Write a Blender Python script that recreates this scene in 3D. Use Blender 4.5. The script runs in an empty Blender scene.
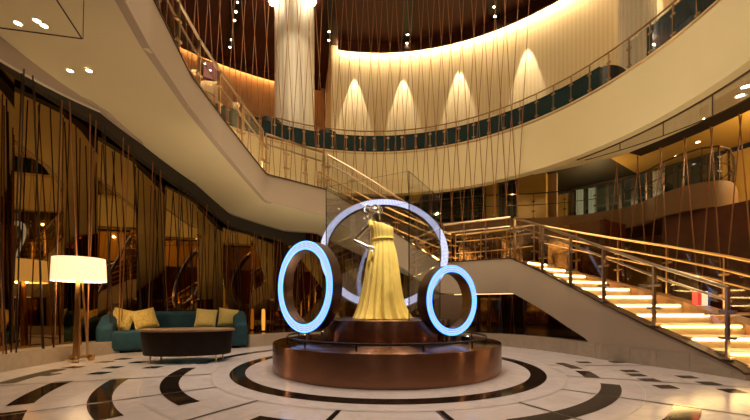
import bpy, math, random
from mathutils import Vector, Matrix
random.seed(7)
S = bpy.context.scene
COL = S.collection
R_ = math.radians
FP, HZ, EYE = 354.0, 306.5, 0.9
CX, CY = 0.17, 5.49          # centre of the podium, the floor rings and the stair
BX, BY = -0.03, 5.60         # centre of the balcony ring
BR = 5.35

# ------------------------------------------------------------------ materials
def new_mat(name):
    m = bpy.data.materials.new(name); m.use_nodes = True
    nt = m.node_tree
    return m, nt, nt.nodes['Principled BSDF']
def mat(name, col, rough=.5, metal=0., spec=.5, emit=None, es=0., coat=0., var=0., vscale=8., bump=0., bscale=60.):
    m, nt, p = new_mat(name)
    p.inputs['Base Color'].default_value = (*col, 1)
    p.inputs['Roughness'].default_value = rough
    p.inputs['Metallic'].default_value = metal
    p.inputs['Specular IOR Level'].default_value = spec
    if coat: p.inputs['Coat Weight'].default_value = coat; p.inputs['Coat Roughness'].default_value = .05
    if emit:
        p.inputs['Emission Color'].default_value = (*emit, 1); p.inputs['Emission Strength'].default_value = es
    tc = nt.nodes.new('ShaderNodeTexCoord')
    if var:
        n = nt.nodes.new('ShaderNodeTexNoise'); n.inputs['Scale'].default_value = vscale; n.inputs['Detail'].default_value = 5
        r = nt.nodes.new('ShaderNodeValToRGB')
        r.color_ramp.elements[0].position = .3; r.color_ramp.elements[1].position = .75
        r.color_ramp.elements[0].color = (*[c*(1-var) for c in col], 1)
        r.color_ramp.elements[1].color = (*[min(1, c*(1+var)) for c in col], 1)
        nt.links.new(tc.outputs['Object'], n.inputs['Vector']); nt.links.new(n.outputs['Fac'], r.inputs['Fac'])
        nt.links.new(r.outputs['Color'], p.inputs['Base Color'])
    if bump:
        n2 = nt.nodes.new('ShaderNodeTexNoise'); n2.inputs['Scale'].default_value = bscale
        b = nt.nodes.new('ShaderNodeBump'); b.inputs['Strength'].default_value = bump; b.inputs['Distance'].default_value = .01
        nt.links.new(tc.outputs['Object'], n2.inputs['Vector']); nt.links.new(n2.outputs['Fac'], b.inputs['Height'])
        nt.links.new(b.outputs['Normal'], p.inputs['Normal'])
    return m
def glass(name, tint=(1, 1, 1), base=.035, top=.5):
    m, nt, p = new_mat(name); nt.nodes.remove(p)
    out = nt.nodes['Material Output']
    t = nt.nodes.new('ShaderNodeBsdfTransparent'); t.inputs['Color'].default_value = (*tint, 1)
    g = nt.nodes.new('ShaderNodeBsdfGlossy'); g.inputs['Roughness'].default_value = .02
    lw = nt.nodes.new('ShaderNodeLayerWeight'); lw.inputs['Blend'].default_value = .25
    mr = nt.nodes.new('ShaderNodeMapRange'); mr.inputs['To Min'].default_value = base; mr.inputs['To Max'].default_value = top
    mx = nt.nodes.new('ShaderNodeMixShader')
    nt.links.new(lw.outputs['Fresnel'], mr.inputs['Value']); nt.links.new(mr.outputs['Result'], mx.inputs['Fac'])
    nt.links.new(t.outputs[0], mx.inputs[1]); nt.links.new(g.outputs[0], mx.inputs[2])
    nt.links.new(mx.outputs[0], out.inputs['Surface'])
    return m
def brushed(name, col, rough):
    m, nt, p = new_mat(name)
    p.inputs['Base Color'].default_value = (*col, 1); p.inputs['Metallic'].default_value = 1
    p.inputs['Roughness'].default_value = rough
    p.inputs['Anisotropic'].default_value = 1.0
    tg = nt.nodes.new('ShaderNodeTangent'); tg.direction_type = 'RADIAL'; tg.axis = 'Z'
    nt.links.new(tg.outputs[0], p.inputs['Tangent'])
    p.inputs['Anisotropic Rotation'].default_value = .25
    return m
def ribbed(name, col, freq, rough=.55, depth=.4, spec=.3):
    """vertical ribs round the C axis"""
    m, nt, p = new_mat(name)
    p.inputs['Base Color'].default_value = (*col, 1); p.inputs['Roughness'].default_value = rough
    p.inputs['Specular IOR Level'].default_value = spec
    tc = nt.nodes.new('ShaderNodeTexCoord'); sx = nt.nodes.new('ShaderNodeSeparateXYZ')
    at = nt.nodes.new('ShaderNodeMath'); at.operation = 'ARCTAN2'
    mu = nt.nodes.new('ShaderNodeMath'); mu.operation = 'MULTIPLY'; mu.inputs[1].default_value = freq
    si = nt.nodes.new('ShaderNodeMath'); si.operation = 'SINE'
    b = nt.nodes.new('ShaderNodeBump'); b.inputs['Strength'].default_value = depth; b.inputs['Distance'].default_value = .02
    nt.links.new(tc.outputs['Object'], sx.inputs[0]); nt.links.new(sx.outputs['Y'], at.inputs[0]); nt.links.new(sx.outputs['X'], at.inputs[1])
    nt.links.new(at.outputs[0], mu.inputs[0]); nt.links.new(mu.outputs[0], si.inputs[0])
    nt.links.new(si.outputs[0], b.inputs['Height']); nt.links.new(b.outputs['Normal'], p.inputs['Normal'])
    mr = nt.nodes.new('ShaderNodeMapRange'); mr.inputs['From Min'].default_value = -1
    mr.inputs['To Min'].default_value = .88; mr.inputs['To Max'].default_value = 1
    vm = nt.nodes.new('ShaderNodeVectorMath'); vm.operation = 'SCALE'; vm.inputs[0].default_value = col
    nt.links.new(si.outputs[0], mr.inputs['Value']); nt.links.new(mr.outputs['Result'], vm.inputs['Scale'])
    nt.links.new(vm.outputs[0], p.inputs['Base Color'])
    return m
def led_mat(name, col, strength, dots):
    """LED tape: rows of bright diodes round the local Z axis"""
    m, nt, p = new_mat(name)
    p.inputs['Base Color'].default_value = (.1, .1, .14, 1)
    p.inputs['Emission Color'].default_value = (*col, 1)
    N = nt.nodes.new; L = nt.links.new
    tc = N('ShaderNodeTexCoord'); sx = N('ShaderNodeSeparateXYZ'); L(tc.outputs['Object'], sx.inputs[0])
    def mth(op, a, b=None):
        n = N('ShaderNodeMath'); n.operation = op
        for i, v in enumerate((a, b)):
            if v is None: continue
            if isinstance(v, (int, float)): n.inputs[i].default_value = v
            else: L(v, n.inputs[i])
        return n.outputs[0]
    ang = mth('ARCTAN2', sx.outputs['Y'], sx.outputs['X'])
    rad = mth('SQRT', mth('ADD', mth('MULTIPLY', sx.outputs['X'], sx.outputs['X']), mth('MULTIPLY', sx.outputs['Y'], sx.outputs['Y'])))
    a = mth('SINE', mth('MULTIPLY', ang, dots)); b = mth('SINE', mth('MULTIPLY', rad, 2*math.pi/.026))
    s = mth('MULTIPLY', mth('ADD', a, 1.9), mth('ADD', b, 2.2))
    L(mth('MULTIPLY', s, strength/2.0), p.inputs['Emission Strength'])
    return m
def marble(name, col, vein, scale, rough, amount=.5, spec=.5):
    m, nt, p = new_mat(name)
    p.inputs['Roughness'].default_value = rough; p.inputs['Specular IOR Level'].default_value = spec
    tc = nt.nodes.new('ShaderNodeTexCoord'); n = nt.nodes.new('ShaderNodeTexNoise')
    n.inputs['Scale'].default_value = scale; n.inputs['Detail'].default_value = 8; n.inputs['Roughness'].default_value = .65
    n.inputs['Distortion'].default_value = 1.6
    r = nt.nodes.new('ShaderNodeValToRGB'); e = r.color_ramp.elements
    e[0].position = .44; e[0].color = (*col, 1); e[1].position = .56; e[1].color = (*col, 1)
    k = r.color_ramp.elements.new(.5); k.color = (*[c*(1-amount)+v*amount for c, v in zip(col, vein)], 1)
    nt.links.new(tc.outputs['Object'], n.inputs['Vector']); nt.links.new(n.outputs['Fac'], r.inputs['Fac'])
    nt.links.new(r.outputs['Color'], p.inputs['Base Color'])
    return m
def weave(name, c1, c2, scale):
    m, nt, p = new_mat(name)
    p.inputs['Roughness'].default_value = .6; p.inputs['Sheen Weight'].default_value = .4
    tc = nt.nodes.new('ShaderNodeTexCoord'); w = nt.nodes.new('ShaderNodeTexVoronoi'); w.inputs['Scale'].default_value = scale
    r = nt.nodes.new('ShaderNodeValToRGB'); r.color_ramp.elements[0].color = (*c2, 1); r.color_ramp.elements[1].color = (*c1, 1)
    r.color_ramp.elements[0].position = .15; r.color_ramp.elements[1].position = .5
    nt.links.new(tc.outputs['Object'], w.inputs['Vector']); nt.links.new(w.outputs['Distance'], r.inputs['Fac'])
    nt.links.new(r.outputs['Color'], p.inputs['Base Color'])
    return m
M = {}
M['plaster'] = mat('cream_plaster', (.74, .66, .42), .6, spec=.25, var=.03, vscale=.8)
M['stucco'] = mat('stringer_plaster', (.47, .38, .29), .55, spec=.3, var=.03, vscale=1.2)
M['floor'] = marble('cream_marble', (.62, .545, .53), (.47, .41, .38), 1.1, .19, .4, .35)
M['black'] = marble('black_marble', (.012, .009, .007), (.16, .08, .03), 2.2, .09, .12, .25)
M['joint'] = mat('dark_joint', (.03, .022, .016), .4)
M['faint'] = mat('grey_joint', (.42, .36, .3), .4)
M['plinth'] = marble('plinth_marble', (.47, .39, .30), (.37, .31, .24), 1.6, .25, .4)
M['darkstone'] = mat('dark_polished_stone', (.05, .035, .025), .12)
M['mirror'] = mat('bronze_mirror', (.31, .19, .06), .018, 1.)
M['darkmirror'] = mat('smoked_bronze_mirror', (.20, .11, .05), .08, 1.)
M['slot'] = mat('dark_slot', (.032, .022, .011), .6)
M['bronze'] = brushed('brushed_bronze', (.33, .165, .10), .24)
M['ringbronze'] = mat('satin_bronze', (.13, .082, .062), .3, 1.)
M['steel'] = mat('warm_steel', (.55, .42, .29), .28, 1.)
M['post'] = mat('bronze_post', (.42, .27, .14), .35, 1.)
M['brass'] = mat('brass', (.72, .46, .2), .28, 1.)
M['copper'] = mat('copper_cable', (.30, .12, .04), .5, .3)
M['darkrod'] = mat('black_bronze_rod', (.05, .028, .015), .45, .6)
M['ceiling'] = ribbed('mahogany_ceiling', (.062, .015, .006), 260, .5, .1)
M['mahogany'] = mat('mahogany_panel', (.13, .020, .010), .35, var=.25, vscale=3)
M['golden'] = mat('golden_panel', (.48, .27, .055), .5, var=.08, vscale=1)
M['ochre'] = mat('ochre_wood', (.40, .19, .065), .42, var=.15, vscale=2)
M['ribwall'] = ribbed('ribbed_cream_wall', (.72, .56, .31), 420, .55, .2)
M['column'] = ribbed('fluted_column', (.82, .72, .54), 26, .5, .3)
M['brownwall'] = mat('brown_plaster', (.32, .19, .10), .55, var=.06, vscale=1)
M['teal'] = mat('dark_teal_panel', (.022, .062, .072), .16, spec=.6)
M['pane'] = mat('dark_window_glass', (.018, .028, .03), .06, spec=.8)
M['frame'] = mat('dark_window_frame', (.04, .028, .02), .4)
M['curtain'] = mat('pale_curtain', (.36, .46, .54), .8)
M['tread'] = mat('stone_tread', (.72, .56, .36), .35)
M['wood'] = mat('oak_kerb', (.42, .19, .06), .4, var=.15, vscale=5)
M['kerb'] = mat('dark_bronze_cap', (.09, .055, .035), .35, .5)
M['led'] = mat('warm_led', (1, .8, .5), .5, emit=(1, .66, .25), es=16)
M['dimled'] = mat('dim_warm_led', (1, .8, .5), .5, emit=(1, .62, .25), es=1.6)
M['cove2'] = mat('amber_cove_led', (1, .8, .5), .5, emit=(1, .60, .22), es=20)
M['cove'] = mat('cove_led', (1, .8, .5), .5, emit=(1, .80, .50), es=64)
M['blueled'] = led_mat('blue_led', (.46, .62, 1.0), .50, 120)
M['whiteled'] = led_mat('violet_led', (.60, .65, 1.0), .50, 240)
M['edgeled'] = mat('blue_edge_led', (.1, .3, 1), .5, emit=(.05, .30, 1.0), es=3.2)
M['lens'] = mat('lamp_lens', (1, .95, .85), .4, emit=(1, .86, .62), es=14)
M['trim'] = mat('white_trim', (.75, .68, .55), .4)
M['blackmetal'] = mat('black_metal', (.012, .011, .01), .35, .3)
M['glass'] = glass('clear_glass', (.988, .992, .988), .032, .45)
M['vglass'] = glass('vitrine_glass', (.992, .995, .992), .018, .5)
M['edge'] = mat('glass_edge', (.02, .035, .03), .2)
M['chrome'] = mat('chrome', (.80, .76, .72), .2, 1.)
M['yellow'] = mat('yellow_chiffon', (.96, .71, .18), .65, spec=.2, var=.06, vscale=14)
M['velvet'] = mat('teal_velvet', (.016, .062, .092), .7, spec=.3, var=.2, vscale=9, bump=.2, bscale=40)
M['cushion'] = weave('mustard_weave', (.62, .45, .10), (.30, .2, .05), 38)
M['cushion2'] = weave('pale_mustard_weave', (.66, .53, .17), (.42, .31, .09), 60)
M['walnut'] = mat('walnut', (.016, .008, .005), .5, spec=.15, var=.3, vscale=6)
M['tabletop'] = mat('table_veneer', (.30, .19, .11), .28, var=.12, vscale=6)
M['shade'] = mat('lamp_shade', (.9, .8, .6), .8, emit=(1, .70, .38), es=1.25)
M['red'] = mat('red_print', (.55, .02, .02), .5, emit=(.9, .08, .05), es=.8)
M['paper'] = mat('lit_paper', (.9, .8, .65), .5, emit=(1, .75, .4), es=1.0)
M['amber'] = mat('amber_glow', (.8, .4, .1), .5, emit=(1, .40, .06), es=.9)
M['leather'] = mat('dark_leather', (.015, .02, .022), .35)
M['pinkpaper'] = mat('pink_panel', (.55, .25, .22), .5, emit=(.9, .35, .28), es=.35)
M['lum'] = mat('fill_panel_glow', (1, .9, .7), .5, emit=(1, .78, .48), es=6.2)

# ------------------------------------------------------------------ mesh helpers
class MB:
    def __init__(s): s.v = []; s.f = []; s.m = []
    def vert(s, p): s.v.append(tuple(p)); return len(s.v)-1
    def face(s, ids, m=0): s.f.append(tuple(ids)); s.m.append(m)
    def grid(s, rows, m=0, closed_u=False, closed_v=False):
        idx = [[s.vert(p) for p in r] for r in rows]
        nr, nc = len(rows), len(rows[0])
        for i in range(nr if closed_v else nr-1):
            for j in range(nc if closed_u else nc-1):
                a, b = i, (i+1) % nr; c, d = j, (j+1) % nc
                s.face((idx[a][c], idx[a][d], idx[b][d], idx[b][c]), m)
        return idx
    def sweep(s, sections, m=0, cap=True):
        """closed cross-sections joined into a solid"""
        idx = s.grid(sections, m, closed_u=True)
        if cap:
            s.face(idx[0][::-1], m); s.face(idx[-1], m)
    def box(s, c, size, rot=None, m=0):
        hx, hy, hz = [x/2 for x in size]; mt = rot or Matrix.Identity(3); c = Vector(c)
        p = [c+mt @ Vector((x, y, z)) for z in (-hz, hz) for x, y in ((-hx, -hy), (hx, -hy), (hx, hy), (-hx, hy))]
        i = [s.vert(q) for q in p]
        for q in ((3, 2, 1, 0), (4, 5, 6, 7), (0, 1, 5, 4), (1, 2, 6, 5), (2, 3, 7, 6), (3, 0, 4, 7)): s.face([i[k] for k in q], m)
    def tube(s, pts, r, n=8, m=0, closed=False):
        pts = [Vector(p) for p in pts]; rs = r if isinstance(r, (list, tuple)) else [r]*len(pts)
        secs = []; prev = None
        for i, p in enumerate(pts):
            if closed: t = pts[(i+1) % len(pts)]-pts[i-1]
            else: t = pts[min(i+1, len(pts)-1)]-pts[max(i-1, 0)]
            t.normalize()
            ref = Vector((0, 0, 1)) if abs(t.z) < .95 else Vector((1, 0, 0))
            if prev is None or abs(t.z) < .95: a = t.cross(ref).normalized()
            else: a = (prev-t*prev.dot(t)).normalized()
            prev = a; b = t.cross(a)
            secs.append([p+(a*math.cos(k*2*math.pi/n)+b*math.sin(k*2*math.pi/n))*rs[i] for k in range(n)])
        if closed: s.grid(secs, m, closed_u=True, closed_v=True)
        else: s.sweep(secs, m)
    def lathe(s, prof, n=48, c=(0, 0, 0), m=0, sx=1, sy=1):
        rows = [[(c[0]+r*sx*math.cos(2*math.pi*k/n), c[1]+r*sy*math.sin(2*math.pi*k/n), c[2]+z) for k in range(n)] for r, z in prof]
        idx = s.grid(rows, m, closed_u=True)
        if prof[0][0] > 1e-6: s.face(idx[0][::-1], m)
        if prof[-1][0] > 1e-6: s.face(idx[-1], m)
    def arc(s, r0, r1, z0, z1, a0, a1, c=None, step=2.5, m=0):
        """solid curved bar; r/z may be functions of the angle"""
        c = c or (CX, CY)
        g = lambda q, a: q(a) if callable(q) else q
        n = max(1, int(abs(a1-a0)/step)); secs = []
        for i in range(n+1):
            a = a0+(a1-a0)*i/n; ca, sa = math.cos(R_(a)), math.sin(R_(a))
            q = [(g(r0, a), g(z0, a)), (g(r1, a), g(z0, a)), (g(r1, a), g(z1, a)), (g(r0, a), g(z1, a))]
            secs.append([(c[0]+r*ca, c[1]+r*sa, z) for r, z in q])
        if abs(abs(a1-a0)-360) < 1e-6: s.grid(secs[:-1], m, closed_u=True, closed_v=True)
        else: s.sweep(secs, m)
    def build(s, name, mats, parent=None, smooth=False, angle=35, origin=None, bevel=0):
        me = bpy.data.meshes.new(name)
        o0 = Vector(origin) if origin else Vector((0, 0, 0))
        me.from_pydata([tuple(Vector(p)-o0) for p in s.v], [], s.f)
        for x in (mats if isinstance(mats, (list, tuple)) else [mats]): me.materials.append(x)
        for p, k in zip(me.polygons, s.m): p.material_index = k
        me.update()
        import bmesh
        bm = bmesh.new(); bm.from_mesh(me)
        bmesh.ops.recalc_face_normals(bm, faces=bm.faces)
        bm.to_mesh(me); bm.free()
        if smooth:
            for p in me.polygons: p.use_smooth = True
            try: me.set_sharp_from_angle(angle=R_(angle))
            except Exception: pass
        o = bpy.data.objects.new(name, me); COL.objects.link(o)
        if parent:
            o.parent = parent; o.location = o0-parent.location if True else o0
            if parent.parent: o.location = o0-(parent.location+parent.parent.location)
        else: o.location = o0
        if bevel:
            b = o.modifiers.new('Bevel', 'BEVEL'); b.width = bevel; b.segments = 3; b.limit_method = 'ANGLE'
        return o
def tag(o, label=None, cat=None, group=None, kind=None):
    if label: o['label'] = label
    if cat: o['category'] = cat
    if group: o['group'] = group
    if kind: o['kind'] = kind
    return o
def thing(name, loc, label, cat, group=None):
    o = bpy.data.objects.new(name, None); o.empty_display_size = .1; o.location = loc; COL.objects.link(o)
    return tag(o, label, cat, group)
def struct(name, mb, m, label, cat='structure', **k):
    o = mb.build(name, m, **k); return tag(o, label, cat, kind='structure')
def pt(a, r, z=0., c=None):
    c = c or (CX, CY); return Vector((c[0]+r*math.cos(R_(a)), c[1]+r*math.sin(R_(a)), z))
def lerp(tab, a):
    if a <= tab[0][0]: return tab[0][1]
    for (x0, y0), (x1, y1) in zip(tab, tab[1:]):
        if a <= x1: return y0+(y1-y0)*(a-x0)/(x1-x0)
    return tab[-1][1]
def px(x, y, Y): return Vector(((x-375)/FP*Y, Y, EYE+(HZ-y)/FP*Y))
def onz(x, y, z):
    Y = (z-EYE)*FP/(HZ-y); return Vector(((x-375)/FP*Y, Y, z))
def catmull(P, n=8):
    P = [Vector(p) for p in P]; out = []
    for i in range(len(P)-1):
        a, b, c, d = P[max(i-1, 0)], P[i], P[i+1], P[min(i+2, len(P)-1)]
        for k in range(n):
            t = k/n
            out.append(.5*((2*b)+(c-a)*t+(2*a-5*b+4*c-d)*t*t+(3*b-a-3*c+d)*t**3))
    out.append(P[-1]); return out

# ------------------------------------------------------------------ stair geometry tables (angle round C)
INNER = [(-15, 4.49), (-14, 4.47), (-2, 4.0), (8, 3.72), (20, 3.66), (40, 3.78)]
def chord(a, a0, r0, a1, r1):
    p, q = pt(a0, r0), pt(a1, r1); d = Vector((math.cos(R_(a)), math.sin(R_(a)), 0)); c = Vector((CX, CY, 0))
    e = q-p; w = p-c
    den = d.x*e.y-d.y*e.x
    return (w.x*e.y-w.y*e.x)/den
NODES = [(40.5, 3.78), (65.8, 3.56), (112, 3.81), (136.4, 3.62), (155, 3.50), (169, 3.44), (186.5, 3.43), (203, 3.45), (262, 3.45)]
def Ri(a):
    if a <= 40.5: return lerp(INNER, a)
    for (a0, r0), (a1, r1) in zip(NODES, NODES[1:]):
        if a <= a1: return chord(a, a0, r0, a1, r1)
    return NODES[-1][1]
RO = [(-16, 6.0), (10, 5.6), (40, 5.05), (112, 5.05), (121, 5.45), (270, 5.45)]
def Ro(a): return lerp(RO, a)
ZT = [(-15.5, 0), (8, .87), (40.5, 1.9), (65.8, 1.9), (112, 3.8), (136.4, 3.8), (155, 4.52), (169, 4.85), (186.5, 5.33), (201, 5.7), (262, 5.7)]
def Zt(a): return lerp(ZT, a)
ZS = [(-14, -.6), (9, -.03), (12.5, 0.30), (40.5, 1.22), (65.8, 1.22), (112, 3.2), (136.4, 3.28), (155, 4.0), (169, 4.35), (186, 4.62), (262, 4.66)]
ZSO = [(-14, -.6), (9, -.03), (12.5, .30), (40.5, 1.22), (65.8, 1.22), (112, 3.0), (120, 3.05), (136.4, 3.3), (145.6, 3.85), (167, 4.6), (186, 4.66), (262, 4.66)]

# ------------------------------------------------------------------ floor with inlays
f = MB()
f.lathe([(0.001, -.05), (12, -.05), (12, 0), (0.001, 0)], 96, (CX, CY, 0), 0)
def inlay(r0, r1, a0, a1, m=1, z=.0025, step=2.):
    n = max(1, int(abs(a1-a0)/step)); rows = [[], []]
    for i in range(n+1):
        a = a0+(a1-a0)*i/n; rows[0].append(pt(a, r0, z)); rows[1].append(pt(a, r1, z))
    f.grid(rows, m)
inlay(2.05, 2.245, -180, 180)
inlay(2.462, 2.478, -180, 180, 3)
for a0, a1 in ((-174, -130.5), (-113.4, -89), (-72, -28.5), (140, 179), (40, 110)): inlay(2.81, 3.0, a0, a1)
for a0, a1 in ((-162, -131), (-71.5, -40.6), (-113, -90)): inlay(3.41, 3.6, a0, a1)
for a0, a1 in ((-162.3, -146.7), (-142.9, -118), (-57, -40.6), (-84, -62)): inlay(4.0, 4.19, a0, a1)
inlay(4.6, 4.8, -175, -163); inlay(2.69, 2.85, -7.9, 3.2); inlay(2.68, 2.86, -22, -11.5)
for k in range(-8, 1):
    a = -1.5+20*k; w = .35
    f.grid([[pt(a-w*2.5/r, r, .003) for r in (2.47, 6.0)], [pt(a+w*2.5/r, r, .003) for r in (2.47, 6.0)]], 2)
for a in (-101.2, -80.8):
    f.grid([[pt(a-.5, 2.47, .0035), pt(a-.5, 6, .0035)], [pt(a+.5, 2.47, .0035), pt(a+.5, 6, .0035)]], 1)
for r, a in ((4.63, -176.8), (4.56, 176.8), (4.04, -176.3), (4.51, 172.6), (3.99, 177), (3.46, -175.7), (3.4, 176), (3.75, 3.8), (3.37, -14.4),
             (3.39, -19.9), (3.44, -26.4), (3.93, -14.3), (3.97, -19.8), (4.02, -25.3), (3.2, 3.8), (4.3, -26), (3.42, -9.5), (3.95, -169.5), (4.55, -169.5)):
    c = pt(a, r, .0028); f.grid([[c+Vector((-.12, -.09, 0)), c+Vector((.09, -.09, 0))], [c+Vector((-.09, .09, 0)), c+Vector((.12, .09, 0))]], 1)
# fine joints of the slabs
for a in range(-171, 10, 20):
    f.grid([[pt(a-.06, 2.47, .002), pt(a-.03, 6, .002)], [pt(a+.06, 2.47, .002), pt(a+.03, 6, .002)]], 3)
for r in (3.2, 4.6): inlay(r-.003, r+.003, -180, 30, 3, .002)
struct('floor', f, [M['floor'], M['black'], M['joint'], M['faint']], 'cream marble floor with black concentric arc inlays', 'floor')

# ------------------------------------------------------------------ enclosure
e = MB(); e.arc(11.2, 11.4, 0, 11, 103, 205, step=4); struct('wall_back_left', e, M['ochre'], 'ochre wood wall curving behind the left half of the upper floor', 'wall', origin=(CX, CY, 0))
e = MB(); e.arc(11.2, 11.4, 0, 11, 205, 335, step=4); struct('wall_rear', e, M['brownwall'], 'dark brown wall of the lobby', 'wall')
e = MB(); e.arc(11.2, 11.4, 0, 5.35, -25, 103, step=4); struct('wall_right', e, M['golden'], 'golden brown wall beyond the mezzanine on the right', 'wall')
e = MB(); e.lathe([(.001, 11), (11.4, 11), (11.4, 11.2), (.001, 11.2)], 96); struct('ceiling', e, M['ceiling'], 'dark mahogany ceiling high above the atrium', 'ceiling', origin=None).location = (CX, CY, 0)
# cream ribbed wall of the upper floor, with a return where it meets the dark bay
e = MB(); e.arc(8.4, 8.55, 5.7, 11, -25, 101.3, step=1.5); e.arc(8.4, 11.2, 5.7, 11, 101.3, 102.8, step=1.5)
struct('wall_back', e, M['ribwall'], 'ribbed cream wall washed with light behind the upper balcony', 'wall', origin=(CX, CY, 0))
e = MB(); e.arc(8.06, 8.12, 10.64, 11, -25, 101.3, step=2); struct('trim_1', e, M['ceiling'], 'dark lip of the ceiling cove over the cream wall', 'trim', origin=(CX, CY, 0))
# LED cove tape above the cream wall and along the left wood wall
e = MB(); e.arc(8.2, 8.34, 10.90, 10.94, -25, 101, step=2); o = e.build('cove_light', M['cove']); tag(o, 'warm cove light strip along the top of the ribbed cream wall', 'light strip')
e = MB(); e.arc(11.0, 11.14, 10.90, 10.94, 106, 200, step=2); o = e.build('cove_light', M['cove2']); tag(o, 'warm cove light strip on the wood wall behind the left stair rail', 'light strip')
e = MB(); e.arc(10.86, 10.92, 10.70, 11, 104, 200, step=2)
struct('trim_2', e, M['ceiling'], 'dark lip hiding the cove light on the left', 'trim', origin=(CX, CY, 0))
# wood portals in the left bay
e = MB()
for a in (113.5, 121, 130, 140, 150): e.arc(10.6, 11.19, 5.7, 9.84, a, a+1.1, step=1)
struct('trim_3', e, M['ochre'], 'upright wood piers dividing the left upper wall', 'trim')
e = MB()
for a in (106.5, 116, 124.5, 134): e.arc(11.1, 11.19, 5.7, 8.6, a, a+4.5, step=1.5)
struct('trim_4', e, M['slot'], 'dark openings between the wood piers of the upper floor', 'trim')

# ------------------------------------------------------------------ balcony ring
BC = (BX, BY)
e = MB(); e.arc(BR, BR+.25, 4.46, 5.62, -60, 262, BC, 2); e.arc(BR+.03, BR+.25, 5.62, 5.70, -60, 262, BC, 2)
e.arc(BR, BR+.25, 4.38, 4.46, -60, 140, BC, 2)
struct('balcony_fascia', e, M['plaster'], 'deep cream curved fascia of the upper balcony', 'balcony', smooth=True)
e = MB(); e.arc(BR+.25, lambda a: lerp([(24, 6.35), (42, 5.75)], a), 4.42, 4.46, -60, 42, BC, 2)
struct('ceiling_balcony', e, M['plaster'], 'cream soffit under the upper balcony', 'ceiling')
e = MB(); e.arc(BR+.25, 11.3, 5.5, 5.68, -60, 300, BC, 3); e.arc(BR+.25, 11.25, 5.46, 5.5, -60, 36, BC, 3, 1); e.arc(BR+.25, 11.25, 5.46, 5.5, 36, 108, BC, 3, 2)
struct('floor_balcony', e, [M['darkstone'], M['golden'], M['slot']], 'upper balcony floor slab', 'floor')
e = MB(); e.arc(6.35, 6.75, 4.50, 5.46, -60, 23, BC, 2.5); e.arc(6.35, 6.75, 4.40, 4.50, -60, 23, BC, 2.5)
struct('trim_5', e, M['slot'], 'dark slot ring in the balcony soffit where rods are anchored', 'trim')
e = MB(); e.arc(BR-.012, BR+.05, 5.615, 5.64, -60, 200, BC, 2); struct('trim_6', e, M['brass'], 'thin brass edge along the balcony floor', 'trim')

# teal upstand behind the balcony glass
e = MB(); e.arc(5.62, 5.72, 5.68, 6.28, 25, 140, BC, 2.5); e.arc(5.6, 5.74, 6.28, 6.30, 25, 140, BC, 2.5)
tag(e.build('low_partition', M['teal']), 'long low dark teal curved partition behind the balcony glass', 'partition')
e = MB(); e.arc(5.64, 5.74, 5.68, 6.45, -30, 15, BC, 2.5)
tag(e.build('low_partition', M['teal']), 'taller dark teal partition behind the glass at the upper right end of the balcony', 'partition')

# ------------------------------------------------------------------ columns
def column(x, Y, r, label):
    c = MB(); c.lathe([(r, 5.7), (r, 11)], 64)
    o = struct('column', c, M['column'], label, 'column', smooth=True); o.location = (x, Y, 0)
column(-2.72, 12.0, .66, 'fluted cream column rising through the upper floor left of centre')
column(6.62, 8.95, .40, 'fluted cream column behind the balcony glass on the right')

# ------------------------------------------------------------------ staircase
ST = thing('staircase', (CX, CY, 0), 'grand curved cream staircase of three lit flights winding round the podium', 'staircase')
def flight(a0, a1, n, first):
    """steps with an LED tape under each nosing"""
    for k in range(n):
        b0 = a0+(a1-a0)*k/n; b1 = a0+(a1-a0)*(k+1)/n
        z = Zt(a0)+(Zt(a1)-Zt(a0))*(k+1)/n
        if not first: z = Zt(b1)
        rise = .17
        q = MB()
        secs = []
        for a in (b0, (b0+b1)/2, b1):
            ri = Ri(a)+.12; ro = Ro(a)-.08
            secs.append([pt(a, ri, z-rise-.02), pt(a, ro, z-rise-.02), pt(a, ro, z), pt(a, ri, z)])
        q.sweep(secs)
        s = q.build('step', M['tread'], ST)
        d = MB(); aa = b0-.25
        ri = Ri(b0)+.2; ro = Ro(b0)-(.42 if first else .15)
        secs = [[pt(b0-u, r, z-.05+w) for u, w in ((.0, 0), (.22, 0), (.22, .022), (0, .022))] for r in (ri, ro)]
        d.sweep(secs); d.build('led_strip', M['led'], s)
flight(-15.5, 40.5, 12, True); flight(65.8, 112, 12, False); flight(136.4, 201, 12, False)
def deck(a0, a1, name, m=M['tread']):
    d = MB(); d.arc(lambda a: Ri(a)+.1, lambda a: Ro(a)-.05, lambda a: Zt(a)-.12, Zt, a0, a1, step=2.5); d.build(name, m, ST)
deck(40.5, 65.8, 'landing'); deck(112, 136.4, 'landing'); deck(201, 262, 'landing')
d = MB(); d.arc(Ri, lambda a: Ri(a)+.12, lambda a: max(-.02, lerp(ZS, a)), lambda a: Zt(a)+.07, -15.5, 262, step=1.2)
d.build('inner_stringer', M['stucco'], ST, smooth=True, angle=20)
d = MB(); d.arc(lambda a: Ri(a)-.015, lambda a: Ri(a)+.15, lambda a: Zt(a)+.07, lambda a: Zt(a)+.10, -15.5, 262, step=1.2)
d.build('stringer_cap', M['kerb'], ST)
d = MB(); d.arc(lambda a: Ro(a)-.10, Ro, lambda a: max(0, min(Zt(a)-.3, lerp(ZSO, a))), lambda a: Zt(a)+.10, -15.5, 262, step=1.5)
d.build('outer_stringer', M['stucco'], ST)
d = MB(); d.arc(lambda a: Ro(a)-.36, lambda a: Ro(a)-.09, lambda a: Zt(a)-.1, lambda a: Zt(a)+.12, -15.5, 40.5, step=1.5)
d.build('oak_kerb', M['wood'], ST)
d = MB(); secs = []
a = 11.0
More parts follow.
